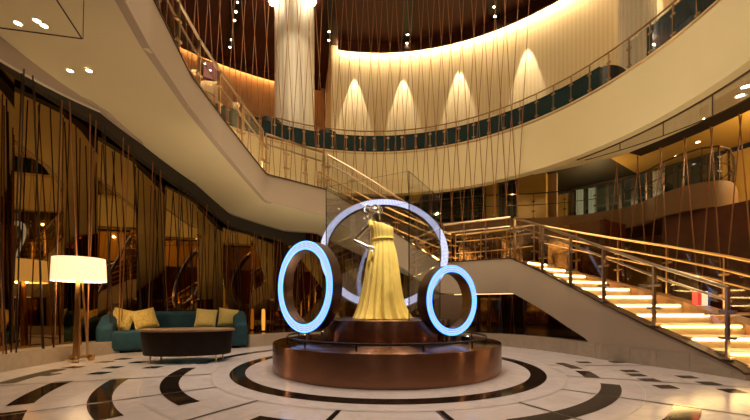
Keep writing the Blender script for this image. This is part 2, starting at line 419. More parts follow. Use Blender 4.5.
while a <= 262.01:
    ri, ro = Ri(a)+.02, Ro(a)-.01
    zi, zo = lerp(ZS, a), lerp(ZSO, a)
    secs.append([pt(a, ri, zi), pt(a, (ri+ro)/2, (zi+zo)/2), pt(a, ro, zo), pt(a, ro, zo+.06), pt(a, ri, zi+.06)])
    a += 1.5
d.sweep(secs); d.build('soffit', M['plaster'], ST, smooth=True, angle=12)
d = MB(); d.tube([pt(a, Ri(a)+.35, 1.20) for a in range(41, 63, 3)], .012, 6); d.build('soffit_light', M['dimled'], ST)

# ------------------------------------------------------------------ balustrades
def balustrade(name, label, pts, zbase, height, rails, postw=.035, every=1, cat='balustrade', group=None, clamps=(.3, .68), glassh=(.12, None), pm=None, rr=.022):
    """pts: list of plan points; zbase(i): deck height at each; posts at every point"""
    root = thing(name, (pts[0].x, pts[0].y, zbase[0]), label, cat, group)
    pm = pm or M['steel']
    P = [Vector((p.x, p.y, z)) for p, z in zip(pts, zbase)]
    up = Vector((0, 0, 1))
    for i, p in enumerate(P):
        if i % every: continue
        t = (P[min(i+1, len(P)-1)]-P[max(i-1, 0)]); t.z = 0; t.normalize(); n = Vector((-t.y, t.x, 0))
        rot = Matrix((t, n, up)).transposed()
        b = MB(); b.box(p+up*(height/2), (postw*.55, postw*1.3, height), rot)
        b.box(p+up*.012, (postw*2, postw*2.2, .024), rot)
        o = b.build('post', pm, root)
        for h in clamps:
            c = MB(); c.box(p+up*(h*height), (postw*3.4, postw*1.0, .035), rot); c.build('glass_clamp', pm, o)
    for k, (h, r, off, nm) in enumerate(rails):
        b = MB(); q = []
        for i, p in enumerate(P):
            t = (P[min(i+1, len(P)-1)]-P[max(i-1, 0)]); t.z = 0; t.normalize(); n = Vector((-t.y, t.x, 0))
            q.append(p+up*h+n*off)
        b.tube(q, r, 8); b.build(nm, pm, root, smooth=True)
    gt = glassh[1] or height-.06
    for i in range(0, len(P)-every, every):
        A, Bq = P[i], P[i+every]
        d = (Bq-A); t = d.copy(); t.z = 0; t.normalize(); n = Vector((-t.y, t.x, 0))*.006
        a, b_ = A+d*.06, A+d*.94
        g = MB(); lo, hi = up*glassh[0], up*gt
        g.sweep([[a+lo-n, a+lo+n, a+hi+n, a+hi-n], [b_+lo-n, b_+lo+n, b_+hi+n, b_+hi-n]])
        g.build('glass_panel', M['glass'], root)
    return root
def along(fr, a0, a1, n, dz=.10):
    A = [a0+(a1-a0)*i/n for i in range(n+1)]
    return [pt(a, fr(a)) for a in A], [Zt(a)+dz for a in A]
ri_ = lambda a: Ri(a)+.06
ro_ = lambda a: Ro(a)-.05
RAILS = [(.92, .026, 0, 'handrail'), (.74, .018, -.09, 'lower_rail')]
P, Z = along(ri_, -12.2, 39.5, 5)
B0 = balustrade('balustrade', 'steel and glass balustrade on the near side of the lit right flight', P, Z, .90, RAILS, .05)
b = MB(); b.tube([px(704, 314, 4.75), px(734, 314, 4.62), px(775, 313.5, 4.45)], .018, 8); b.build('return_rail', M['steel'], B0, smooth=True)
P, Z = along(ri_, 41, 65, 3); balustrade('balustrade', 'steel balustrade along the low landing behind the right blue ring', P, Z, .90, RAILS, .04)
P, Z = along(ri_, 66.5, 111, 5); balustrade('balustrade', 'glass balustrade on the middle flight behind the mannequin', P, Z, .90, RAILS, .04)
P, Z = along(ri_, 112.5, 136, 3); balustrade('balustrade', 'glass balustrade around the high landing left of centre', P, Z, .90, RAILS, .04)
P, Z = along(ri_, 137.5, 200, 7); balustrade('balustrade', 'glass balustrade climbing the upper left flight', P, Z, .90, RAILS, .04)
P, Z = along(ro_, -14, 39.5, 6); balustrade('balustrade', 'brass lit balustrade on the far side of the right flight', P, Z, .90, [(.92, .026, 0, 'handrail'), (.70, .018, .09, 'lower_rail'), (.5, .014, .09, 'lower_rail')], .045, pm=M['brass'])
P, Z = along(ro_, 41, 65, 3); balustrade('balustrade', 'brass lit balustrade at the back of the low landing', P, Z, .90, RAILS+[(.4, .014, 0, 'lower_rail')], .04, pm=M['brass'])
P, Z = along(ro_, 66.5, 111, 5); balustrade('balustrade', 'brass lit balustrade on the far side of the middle flight', P, Z, .90, RAILS+[(.4, .014, 0, 'lower_rail')], .04, pm=M['brass'])
# balcony ring
A = [-42+i*4.55 for i in range(49)]
balustrade('balustrade', 'long glass balustrade with slim steel rail around the upper balcony edge', [pt(a, BR+.09, 0, BC) for a in A], [5.64]*len(A), .70,
           [(.72, .018, 0, 'handrail')], .026, clamps=(.22, .72), glassh=(.02, .66), pm=M['post'])

# ------------------------------------------------------------------ mezzanine
MZ = [(-2.5, 12.0), (-.8, 12.5), (.8, 12.55), (2.4, 12.2), (3.8, 11.75), (5.2, 11.6), (6.6, 11.1), (7.35, 10.2), (7.35, 9.1), (7.55, 8.35), (8.1, 8.15), (8.9, 8.7), (9.8, 9.6), (10.2, 10.4)]
edge = catmull([(x, y, 0) for x, y in MZ], 5)
e = MB()
ins = []
for i, p in enumerate(edge):
    t = edge[min(i+1, len(edge)-1)]-edge[max(i-1, 0)]; t.normalize(); ins.append(Vector((-t.y, t.x, 0)))
e.sweep([[p+Vector((0, 0, 3.2)), p+Vector((0, 0, 3.8)), p+n*.15+Vector((0, 0, 3.8)), p+n*.15+Vector((0, 0, 3.2))] for p, n in zip(edge, ins)])
struct('mezzanine_fascia', e, M['brownwall'], 'brown curved edge of the mezzanine floor', 'mezzanine', smooth=True)
e = MB()
top = [p+n*.1+Vector((0, 0, 3.76)) for p, n in zip(edge, ins)]+[Vector((9.0, 12.2, 3.76)), Vector((5, 14.9, 3.76)), Vector((0, 16.2, 3.76)), Vector((-3.5, 15.5, 3.76))]
i0 = [e.vert(p) for p in top]; i1 = [e.vert(p-Vector((0, 0, .5))) for p in top]
e.face(i0); e.face(i1[::-1])
for k in range(len(top)): e.face((i0[k], i0[(k+1) % len(top)], i1[(k+1) % len(top)], i1[k]))
struct('floor_mezzanine', e, M['darkstone'], 'dark mezzanine floor at the back', 'floor')
pe = [edge[i] for i in range(10, len(edge), 3)]
balustrade('balustrade', 'dark railed glass balustrade along the mezzanine edge', [p+n*.07 for p, n in zip(edge[10::3], ins[10::3])], [3.8]*len(pe), .8,
           [(.82, .022, 0, 'handrail'), (.45, .012, 0, 'lower_rail')], .03, clamps=(.3, .7), pm=M['kerb'])

# mezzanine back wall with piers, and dark windows
e = MB(); e.arc(8.9, 9.05, 3.76, 5.46, 47.5, 112, step=2)
struct('wall_mezzanine', e, M['brownwall'], 'brown back wall of the mezzanine', 'wall')
e = MB()
for a0, a1 in ((49.2, 55.4), (60, 62.6), (83.5, 86)): e.arc(8.6, 8.9, 3.76, 5.46, a0, a1, step=1)
struct('trim_7', e, M['golden'], 'pale piers between the mezzanine windows', 'trim')
def window(n, r, a0, a1, z0, z1, cols, rows, label):
    fr = MB(); w = .28
    fr.arc(r-.06, r, z0-.03, z0+.04, a0, a1, step=2); fr.arc(r-.06, r, z1-.04, z1+.03, a0, a1, step=2)
    for k in range(cols+1):
        a = a0+(a1-a0)*k/cols; fr.arc(r-.065, r, z0, z1, a-w, a+w, step=1)
    for k in range(1, rows): fr.arc(r-.05, r-.01, z0+(z1-z0)*k/rows-.02, z0+(z1-z0)*k/rows+.02, a0, a1, step=2)
    o = fr.build('window_%d' % n, M['frame']); tag(o, label, 'window', kind='structure')
    g = MB(); g.arc(r-.035, r-.028, z0, z1, a0, a1, step=2); g.build('pane', M['pane'], o)
    return o
window(1, 8.9, 63.4, 83, 3.8, 5.4, 5, 2, 'dark gridded window behind the centre of the mezzanine')
window(2, 8.9, 55.8, 59.6, 3.8, 5.4, 3, 1, 'dark window right of the pale pier on the mezzanine')
window(3, 11.0, 37.5, 47.5, 3.76, 5.4, 5, 2, 'dark tall window with grey blinds behind the mezzanine rail')
window(4, 11.0, 26, 37, 3.76, 5.4, 6, 2, 'dark curved window inside the rounded mezzanine end')
for k, a in enumerate((43.2, 45.4, 33)):
    e = MB(); e.grid([[pt(a+1.3*i/10, 10.82+.03*math.sin(i*2.4), z) for i in range(11)] for z in (3.8, 5.3)])
    o = e.build('curtain', M['curtain']); tag(o, ('narrow grey curtain behind the mezzanine rail, beside the mullion', 'second grey curtain strip at the mezzanine window', 'grey curtain strip inside the rounded mezzanine end')[k], 'curtain')
    so = o.modifiers.new('Solid', 'SOLIDIFY'); so.thickness = .02

# ------------------------------------------------------------------ ground level walls
e = MB()
A = [94+7.2*k for k in range(18)]
secs = []
for i, a in enumerate(A):
    r = 5.72 if i % 2 == 0 else 5.62
    zt = lambda q: lerp([(94, 3.2), (112, 3.2), (121, 3.1), (136.4, 3.35), (145.6, 3.9), (167, 4.66), (250, 4.66)], q)
    secs.append([pt(a, r, .2), pt(a, r+.15, .2), pt(a, r+.15, zt(a)), pt(a, r, zt(a))])
e.sweep(secs)
struct('wall_left', e, M['mirror'], 'faceted bronze mirror wall behind the sofa', 'wall')
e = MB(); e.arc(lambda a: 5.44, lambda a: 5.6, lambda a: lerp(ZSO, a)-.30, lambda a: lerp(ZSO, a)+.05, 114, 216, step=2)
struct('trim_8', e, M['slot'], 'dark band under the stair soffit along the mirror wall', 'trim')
zb_ = lambda a: lerp([(166, 4.57), (184, 4.36), (216, 4.0)], a)
e = MB(); e.arc(5.41, 5.435, zb_, lambda a: lerp(ZSO, a)+.04, 166, 216, step=2)
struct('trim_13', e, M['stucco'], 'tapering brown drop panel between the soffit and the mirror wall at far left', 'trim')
e = MB(); e.arc(5.40, 5.44, lambda a: zb_(a)-.02, zb_, 166, 216, step=2)
struct('trim_14', e, M['trim'], 'pale lower edge of the drop panel at far left', 'trim')
e = MB()
e.arc(5.3, 5.72, 0, .24, 141, 222, step=2)
struct('baseboard_left', e, M['plinth'], 'pale marble plinth at the foot of the mirror wall', 'plinth')
e = MB(); e.arc(lambda a: 3.70, lambda a: 3.92, 0, .27, 9, 142, step=2)
e.arc(lambda a: Ri(a)-.012, lambda a: Ri(a)+.02, 0, lambda a: max(.02, min(.25, Zt(a)+.02)), -13.5, 9.2, step=1)
for a in (-8, -3, 2, 6.5): e.arc(Ri(a)-.016, Ri(a)-.011, 0, max(.02, min(.25, Zt(a)+.02)), a-.05, a+.05, step=.1, m=1)
e.arc(lambda a: Ri(a)-.014, lambda a: Ri(a)-.004, .25, .256, -10.5, 9.2, step=1, m=1)
for a in range(10, 142, 6): e.arc(3.694, 3.699, .0, .27, a-.05, a+.05, step=.1, m=1)
struct('baseboard_right', e, [M['plinth'], M['faint']], 'low pale marble plinth below the stair and landing', 'plinth')
e = MB(); e.arc(3.93, 7.0, .0, .22, 9, 141, step=3); struct('trim_9', e, M['darkstone'], 'dark polished bed behind the low plinth', 'trim')
e = MB()
A = [34+5.6*k for k in range(14)]
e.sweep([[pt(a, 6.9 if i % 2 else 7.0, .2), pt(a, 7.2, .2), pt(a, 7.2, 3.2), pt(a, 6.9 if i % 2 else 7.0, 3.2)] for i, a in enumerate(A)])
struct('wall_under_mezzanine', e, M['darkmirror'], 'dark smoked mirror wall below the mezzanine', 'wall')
e = MB(); e.arc(8.2, 8.35, 0, 3.2, -45, 27, step=2.5); e.arc(7.0, 8.2, 0, 3.2, 33, 34, step=1)
struct('wall_mahogany', e, M['mahogany'], 'dark mahogany wall panel beyond the right flight', 'wall')
e = MB(); c = pt(66.5, 4.75, .73); e.box(c, (.75, .5, 1.0), Matrix.Rotation(R_(-20), 3, 'Z')); struct('pier', e, M['stucco'], 'tan pier carrying the low landing', 'pier')

# ------------------------------------------------------------------ cables and rods
cyl = MB(); cyl.tube([(0, 0, 0), (0, 0, 1)], 1, 6); proto = cyl.build('hanging_cable', M['copper'], smooth=True)
pm_c = proto.data
dk = MB(); dk.tube([(0, 0, 0), (0, 0, 1)], 1, 6); tmp = dk.build('tmp', M['darkrod'], smooth=True); pm_d = tmp.data
bpy.data.objects.remove(tmp)
first_used = [False]
def rod(name, A, B, r, mesh, label, cat, group):
    if not first_used[0]: o = proto; first_used[0] = True; o.data = mesh
    else: o = proto.copy(); o.data = mesh; COL.objects.link(o)
    o.name = name
    d = B-A; o.location = A; o.rotation_mode = 'QUATERNION'; o.rotation_quaternion = Vector((0, 0, 1)).rotation_difference(d.normalized()); o.scale = (r, r, d.length)
    return tag(o, label, cat, group)
a = 46.65
while a < 176:
    zb = Zt(a)+.02 if a > 118 else .23
    for sgn in (-1, 1):
        top = pt(a+sgn*random.uniform(4.6, 5.6), 5.2+.03*sgn, 10.98)
        if a > 114:
            # bottom fixing stays on the stair deck
            aa = a+sgn*.2; bot = pt(aa, 5.2+.03*sgn, Zt(aa)+.015)
        else: bot = pt(min(113.8, a-sgn*random.uniform(2.0, 2.5)), 5.2+.03*sgn, .225)
        rod('hanging_cable', bot, top, .009, pm_c, 'thin copper cable strung in a V pair down the middle of the atrium', 'cable', 'copper cables strung through the atrium')
    a += 3.35
a = 116.0; k = 0
while a < 205:
    for sgn in (-1, 1):
        at = a+sgn*random.uniform(-.3, .6); ab = a+sgn*random.uniform(1.2, 2.8)
        if k % 2: at, ab = a+sgn*random.uniform(1., 2.6), a+sgn*random.uniform(.2, .6)
        zt = lerp(ZSO, at)-.28
        copper = random.random() < .4
        zb = .24 if ab > 141.5 else .22
        rr = 5.36+.05*sgn
        rod('leaning_rod', pt(ab, rr, zb), pt(at, rr, zt), .0095, pm_c if copper else pm_d,
            'slim copper rod leaning in front of the bronze mirror wall' if copper else 'slim black rod leaning in front of the bronze mirror wall',
            'rod', 'copper rods along the mirror wall' if copper else 'black rods along the mirror wall')
    a += 3.3; k += 1
for k in range(10):
    a = -8+4.1*k
    for sgn in (-1, 1):
        rod('leaning_rod', pt(a+sgn*random.uniform(2.4, 3.6), 6.55+.05*sgn, 0.0), pt(a+sgn*.15, 6.55+.05*sgn, 4.4), .0105, pm_c,
            'copper rod slanting down behind the right flight in an inverted V', 'rod', 'copper rods behind the right flight')

# smoke curtain glass below the right of the fascia
SC = thing('glass_screen', pt(5, BR+.2, 4.0, BC), 'frameless glass screen hung under the right end of the balcony fascia', 'glass screen')
angs = [-24, -16, -7, 2, 11, 20, 28]
for a0, a1 in zip(angs, angs[1:]):
    g = MB(); g.arc(BR+.2, BR+.212, lambda a: lerp([(-24, 3.88), (0, 4.0), (28, 4.30)], a), 4.37, a0+.05, a1-.05, BC, 2); g.build('glass_panel', M['glass'], SC)
g = MB(); g.arc(BR+.19, BR+.22, 4.355, 4.378, -24, 30, BC, 2); g.build('top_channel', M['kerb'], SC)
g = MB(); g.arc(BR+.196, BR+.216, lambda a: lerp([(-24, 3.868), (0, 3.988), (28, 4.288)], a), lambda a: lerp([(-24, 3.88), (0, 4.0), (28, 4.30)], a), -24, 28, BC, 2); g.build('bottom_edge', M['kerb'], SC)
g = MB()
for a in angs[1:-1]:
    z0 = lerp([(-24, 3.88), (0, 4.0), (28, 4.30)], a); g.box(pt(a, BR+.206, (z0+4.37)/2, BC), (.012, .012, 4.37-z0))
g.build('joint', M['kerb'], SC)

def soffit_pt(x, y):
    z = 4.6
    for _ in range(6):
        p = onz(x, y, z); a = math.degrees(math.atan2(p.y-CY, p.x-CX)) % 360; r = math.hypot(p.x-CX, p.y-CY)
        t = min(1, max(0, (r-Ri(a))/(Ro(a)-Ri(a)))); z = lerp(ZS, a)*(1-t)+lerp(ZSO, a)*t
    return onz(x, y, z-.006)
# soffit shadow gaps at the upper left
def strip(p, q, w, m, name, lab):
    d = (q-p); n = Vector((-d.y, d.x, 0)).normalized()*w/2
    e = MB(); up = Vector((0, 0, .006)); e.sweep([[p-n, p+n, p+n+up, p-n+up], [q-n, q+n, q+n+up, q-n+up]])
    return struct(name, e, m, lab, 'trim')
strip(soffit_pt(82, 39), soffit_pt(-20, 25.5), .018, M['slot'], 'trim_10', 'dark shadow gap line in the upper left soffit')
strip(soffit_pt(82, 39), soffit_pt(50, -10), .018, M['slot'], 'trim_11', 'dark shadow gap running to the corner of the soffit panel')
strip(soffit_pt(83, 39), soffit_pt(84, -10), .008, M['slot'], 'trim_12', 'thin shadow gap beside the soffit panel corner')

# ------------------------------------------------------------------ downlights
def downlight(p, r, label, group=None, watts=0, spot=60):
    root = thing('downlight', p, label, 'downlight', group)
    b = MB(); b.arc(r*.98, r*1.25, p[2]-.006, p[2]+.004, 0, 360, (p[0], p[1]), 15); b.build('trim_ring', M['trim'], root)
    b = MB(); b.lathe([(.001, -.004), (r*.97, -.004), (r*.97, .002), (.001, .002)], 20, p); b.build('lens', M['lens'], root)
    if watts:
        l = bpy.data.lights.new('downlight_beam', 'SPOT'); l.energy = watts; l.color = (1, .78, .5); l.spot_size = R_(spot); l.spot_blend = .7; l.shadow_soft_size = .05
        lo = bpy.data.objects.new('downlight_beam', l); COL.objects.link(lo); lo.location = p-Vector((0, 0, .03)); lo.parent = None
for x, y, lab in ((18, 23, 'recessed downlight at the far left of the soffit panel'), (37, 20.5, 'upper recessed downlight of the close pair on the soffit panel'),
                  (44, 25.5, 'lower recessed downlight of the close pair on the soffit panel'), (70, 70.5, 'dim recessed downlight in the soffit below the shadow gap corner'),
                  (89, 70.5, 'bright recessed downlight in the soffit below the shadow gap corner')):
    downlight(soffit_pt(x, y), .042, lab, None, 40, 80)
for a, r, lab in ((0.5, 5.95, 'recessed downlight in the balcony soffit, upper of the right pair'), (2.8, 6.12, 'recessed downlight in the balcony soffit, lower of the right pair')):
    downlight(pt(a, r, 4.415, BC), .06, lab, None, 30, 110)
downlight(onz(668, 139, 4.41), .05, 'recessed downlight in the balcony soffit above the rounded mezzanine end')

downlight(onz(698, 142, 5.452), .05, 'small downlight in the golden ceiling above the rounded mezzanine end, upper one')
downlight(onz(676, 156, 5.452), .045, 'small downlight in the golden ceiling above the rounded mezzanine end, lower one')
def slot_track(x, y, ang, L, lab, n=2):
    p = onz(x, y, 10.97)
    root = thing('spotlight_track', p, lab, 'spotlight track')
    d = Vector((math.cos(R_(ang)), math.sin(R_(ang)), 0)); rot = Matrix.Rotation(R_(ang), 3, 'Z')
    b = MB(); b.box(p-d*(L/2-.25), (L, .34, .05), rot); b.build('housing', M['blackmetal'], root)
    for k in range(n):
        q = p-d*(.42*k+(.6 if k > 1 else 0))-Vector((0, 0, .03)); s = MB()
        s.lathe([(.055, .0), (.055, -.05), (.001, -.05)], 16, q); o = s.build('spot', M['blackmetal'], root)
        l = MB(); l.lathe([(.036, -.056), (.001, -.056)], 14, q); l.build('lens', M['lens'], o)
slot_track(230, 45, 118, 3.4, 'black slot of ceiling spotlights with five lamps left of the fluted column', 5)
slot_track(329, 38, 98, 2.6, 'black slot of ceiling spotlights just right of the fluted column')
slot_track(407, 41, 88, 2.6, 'black slot of ceiling spotlights above the middle of the cream wall')
slot_track(495, 14, 68, 2.6, 'black slot of ceiling spotlights near the top edge above the cream wall')

# wall washer downlights above the ribbed wall, each with its beam
WW = [(355, 'leftmost wall washer over the ribbed cream wall'), (403, 'second wall washer from the left over the cream wall'), (458, 'third wall washer from the left over the cream wall'),
      (525, 'wall washer above the brightest scallop beside the rising balcony rail')]
def on_circle(x, R, c=(CX, CY)):
    k = (x-375)/FP; a = k*k+1; b = -2*(k*c[0]+c[1]); cc = c[0]**2+c[1]**2-R*R
    Y = (-b+math.sqrt(b*b-4*a*cc))/2/a; return k*Y, Y
for x, lab in WW+[(640, 'wall washer above the right fluted column')]:
    X, Y = on_circle(x, 8.13); p = Vector((X, Y, 10.75))
    root = thing('wall_washer', p, lab, 'spotlight')
    b = MB(); b.lathe([(.06, 0), (.07, .02), (.07, .2), (.03, .24), (.03, .07)], 16, p); b.build('housing', M['blackmetal'], root)
    l = bpy.data.lights.new('washer_beam', 'SPOT'); l.energy = 1500; l.color = (1, .85, .63); l.spot_size = R_(30); l.spot_blend = .15; l.shadow_soft_size = .03
    lo = bpy.data.objects.new('washer_beam', l); COL.objects.link(lo); lo.location = p-Vector((0, 0, .02))

# globe lights either side of the column top
for x, lab in ((272, 'white spot lamp at the left side of the fluted column top'), (313, 'white spot lamp at the right side of the fluted column top')):
    p = px(x, 0, 11.6); root = thing('column_lamp', p, lab, 'lamp')
    b = MB(); b.lathe([(.001, -.16), (.07, -.14), (.11, -.06), (.11, .06), (.06, .14), (.001, .15)], 20, p); b.build('diffuser', M['lens'], root, smooth=True)
    l = bpy.data.lights.new('column_lamp_light', 'POINT'); l.energy = 28; l.color = (1, .84, .6); l.shadow_soft_size = .02
    lo = bpy.data.objects.new('column_lamp_light', l); COL.objects.link(lo); lo.location = p+Vector((0, -.45, -.1))
    b = MB(); b.tube([p+Vector((0, .0, .12)), p+Vector((0, .0, 11-p.z))], .015, 8); b.build('stem', M['blackmetal'], root)

# ------------------------------------------------------------------ podium
PD = thing('podium', (CX, CY, 0), 'round two tier brushed bronze podium in the middle of the floor', 'podium')
b = MB(); b.lathe([(1.68, 0), (1.69, .01), (1.69, .37), (1.685, .385), (1.67, .39), (.001, .39)], 128, (CX, CY, 0)); b.build('lower_drum', M['bronze'], PD, smooth=True, origin=(CX, CY, 0))
b = MB(); b.lathe([(.955, .39), (.96, .40), (.96, .70), (.955, .71), (.001, .71)], 128, (CX, CY, 0)); b.build('upper_drum', M['bronze'], PD, smooth=True, origin=(CX, CY, 0))
b = MB(); b.tube([pt(a, 1.485, .465) for a in range(0, 360, 4)], .016, 8, closed=True)
b.build('foot_rail', M['blackmetal'], PD, smooth=True)
for a in range(15, 375, 30):
    b = MB(); b.tube([pt(a, 1.485, .39), pt(a, 1.485, .46)], .012, 8); b.build('rail_post', M['blackmetal'], PD)

# ------------------------------------------------------------------ LED rings
def led_ring(name, c, R, w, depth, normal, face, label, base, plinth_z, edge_led=True):
    root = thing(name, (base[0], base[1], plinth_z), label, 'ring sculpture')
    n = Vector(normal).normalized(); u = Vector((0, 0, 1)).cross(n).normalized(); v = n.cross(u)
    mt = Matrix((u, v, n)).transposed().to_4x4()
    c = Vector(c)
    def place(o, par=root):
        o.matrix_world = Matrix.Translation(c) @ mt
        o.parent = par; 
        o.matrix_parent_inverse = Matrix.Translation(-Vector((base[0], base[1], plinth_z)))
    b = MB(); ri = R-w
    rows = [[(r*math.cos(t), r*math.sin(t), z) for t in [2*math.pi*k/96 for k in range(96)]] for r, z in ((R, -.012), (R, -depth), (ri, -depth), (ri, -.012))]
    b.grid(rows, closed_u=True, closed_v=True); o = b.build('bronze_band', M['ringbronze'], None, smooth=True); place(o)
    b = MB(); rows = [[(r*math.cos(t), r*math.sin(t), z) for t in [2*math.pi*k/96 for k in range(96)]] for r, z in ((R-.008, -.012), (R-.008, .0), (ri+.008, .0), (ri+.008, -.012))]
    b.grid(rows, closed_u=True, closed_v=True); o = b.build('led_face', face, None, smooth=True); place(o)
    if edge_led:
        for rr in (R-.005, ri+.004):
            b = MB(); b.tube([(rr*math.cos(t), rr*math.sin(t), .001) for t in [2*math.pi*k/96 for k in range(96)]], .007, 6, closed=True)
            o = b.build('edge_light', M['edgeled'], None, smooth=True); place(o)
    # stand from the podium to the underside of the ring
    low = c-n*(depth/2)-v*(R-.01)
    b = MB(); b.tube([Vector((low.x, low.y, plinth_z)), Vector((low.x, low.y, low.z+.02))], .03, 12)
    b.lathe([(.075, 0), (.075, .012), (.001, .012)], 20, (low.x, low.y, plinth_z))
    b.build('stand', M['steel'], root)
    return root
D = 5.0; led_ring('light_ring', px(303, 287.0, D), .645, .115, .17, (-.688, -.725, 0), M['blueled'], 'large tilted bronze ring with blue LED face left of the mannequin', (px(303, 287, D).x, D), .39)
D = 4.8; led_ring('light_ring', px(453, 300.5, D), .475, .085, .19, (.56, -.83, 0), M['blueled'], 'smaller bronze ring with blue LED face right of the mannequin', (px(453, 300, D).x, D), .39)
D = 7.25; c = px(384, 252.5, D); c.z = 2.06; led_ring('light_ring', c, 1.32, .15, .08, (0, -math.cos(R_(24)), math.sin(R_(24))), M['whiteled'], 'biggest pale violet LED hoop standing behind the yellow dress', (c.x, D-.54), .39, False)

# ------------------------------------------------------------------ glass vitrine
VT = thing('glass_vitrine', (CX, CY, .71), 'tall square glass case enclosing the mannequin on the podium', 'display case')
va = 17
cor = [pt(-90+va+90*k, .93, .71) for k in range(4)]
for k in range(4):
    a, c2 = cor[k], cor[(k+1) % 4]; d = (c2-a); n = Vector((-d.y, d.x, 0)).normalized()*.005
    b = MB(); up = Vector((0, 0, 1.95)); p, q = a+d*.006, a+d*.994
    b.sweep([[p-n, p+n, p+n+up, p-n+up], [q-n, q+n, q+n+up, q-n+up]]); b.build('glass_panel', M['vglass'], VT)
for k in range(4):
    b = MB(); b.box(cor[k]+Vector((0, 0, .975)), (.010, .010, 1.95), Matrix.Rotation(R_(va+45+0), 3, 'Z')); b.build('glass_edge', M['edge'], VT)
    a, c2 = cor[k], cor[(k+1) % 4]
    b = MB(); b.tube([a+Vector((0, 0, 1.95)), c2+Vector((0, 0, 1.95))], .002, 6); b.build('glass_edge', M['edge'], VT)

# ------------------------------------------------------------------ mannequin
MX, MY, MZ0 = .115, 5.45, .71
MN = thing('mannequin', (MX, MY, MZ0), 'chrome mannequin in a long yellow gown with one hand on the hip', 'mannequin')
def skin(name, V, E, Rr, m, parent, loc, sub=2, root=0):
    me = bpy.data.meshes.new(name); me.from_pydata(V, E, []); me.materials.append(m)
    o = bpy.data.objects.new(name, me); COL.objects.link(o); o.parent = parent
    sk = o.modifiers.new('Skin', 'SKIN'); sk.use_smooth_shade = True
    for i, r in enumerate(Rr):
        q = me.skin_vertices[0].data[i]; q.radius = (r, r) if not isinstance(r, tuple) else r; q.use_root = (i == root)
    s = o.modifiers.new('Sub', 'SUBSURF'); s.levels = sub; s.render_levels = sub
    return o
def P_(x, y, h=0.): # photo pixel on the mannequin plane, local to the mannequin; h pushes away from the camera
    p = px(x, y, MY); return (p.x-MX, h, p.z-MZ0)
V = [P_(381, 262), P_(380.5, 248), P_(380, 237), P_(380.5, 229, .0), P_(378, 224.2), P_(376.8, 220.2, -.01), P_(375.8, 215.5, -.02), P_(375.6, 211.0, -.02),
     P_(371.2, 224.5, -.03), P_(368.2, 226.2, -.04), P_(361, 234, -.06), P_(354.6, 241.5, -.05), P_(361.5, 245.5, -.13), P_(367.8, 248.8, -.17), P_(370.5, 250.4, -.17),
     P_(388.5, 226.5, .03), P_(390.5, 230, .06), P_(390.5, 240, .14), P_(387, 248, .17), P_(383, 250, .18),
     P_(377.5, 268), P_(377, 295, .02), P_(376.5, 317, .0), P_(384.5, 268), P_(386, 295, -.02), P_(386.5, 317, .0), P_(379.5, 215, -.045)]
E_ = [(0, 1), (1, 2), (2, 3), (3, 4), (4, 5), (5, 6), (6, 7), (3, 8), (8, 9), (9, 10), (10, 11), (11, 12), (12, 13), (13, 14), (3, 15), (15, 16), (16, 17), (17, 18), (18, 19),
      (0, 20), (20, 21), (21, 22), (0, 23), (23, 24), (24, 25), (6, 26)]
Rr = [(.16, .12), (.125, .10), (.11, .09), (.135, .10), .05, .047, (.078, .085), (.07, .078), .062, .056, .044, .036, .034, .025, .03, .055, .045, .038, .03, .03, .085, .06, .04, .085, .06, .04, .014]
body = skin('body', V, E_, Rr, M['chrome'], MN, None)
# fingers resting on the hip
hand = Vector(P_(370.5, 250.4, -.17))
for k in range(4):
    o0 = hand+Vector((.0, -.01, .02-.014*k)); a = [o0, o0+Vector((.035, -.012, -.006*k)), o0+Vector((.062, .006, -.012-.008*k)), o0+Vector((.078, .028, -.018-.008*k))]
    skin('finger', [tuple(q) for q in a], [(0, 1), (1, 2), (2, 3)], [.010, .0095, .0085, .007], M['chrome'], body, None, 1)
a = [hand+Vector((-.01, .0, .02)), hand+Vector((.005, .03, .045)), hand+Vector((.02, .05, .05))]
skin('thumb', [tuple(q) for q in a], [(0, 1), (1, 2)], [.011, .010, .008], M['chrome'], body, None, 1)
# sculpted curls
hr = MB(); hc = Vector(P_(374.2, 213.6, -.02))
for (dx, dy, dz, r, ax, ay) in ((-.06, -.02, .02, .062, 80, 10), (.05, -.05, .03, .055, 75, 40), (-.02, .02, .065, .05, 30, 20), (-.085, .0, -.045, .045, 85, -30), (.06, .02, -.02, .05, 80, 80),
                                (.0, -.07, .05, .04, 60, 0), (-.05, .05, .0, .06, 80, -60), (.02, .05, .03, .06, 85, 20), (-.075, -.045, .055, .035, 60, 30)):
    rm = Matrix.Rotation(R_(ay), 3, 'Z') @ Matrix.Rotation(R_(ax), 3, 'X')
    dx, dy, dz, r = dx*1.25, dy*1.2, dz*1.25, r*1.18
    hr.tube([hc+Vector((dx, dy, dz))+rm @ Vector((r*math.cos(t), r*math.sin(t), .012*math.sin(2*t))) for t in [2*math.pi*q/28 for q in range(28)]], .0145, 8, closed=True)
o = hr.build('curled_hair', M['chrome'], None, smooth=True); o.parent = MN; o.location = (0, 0, 0)
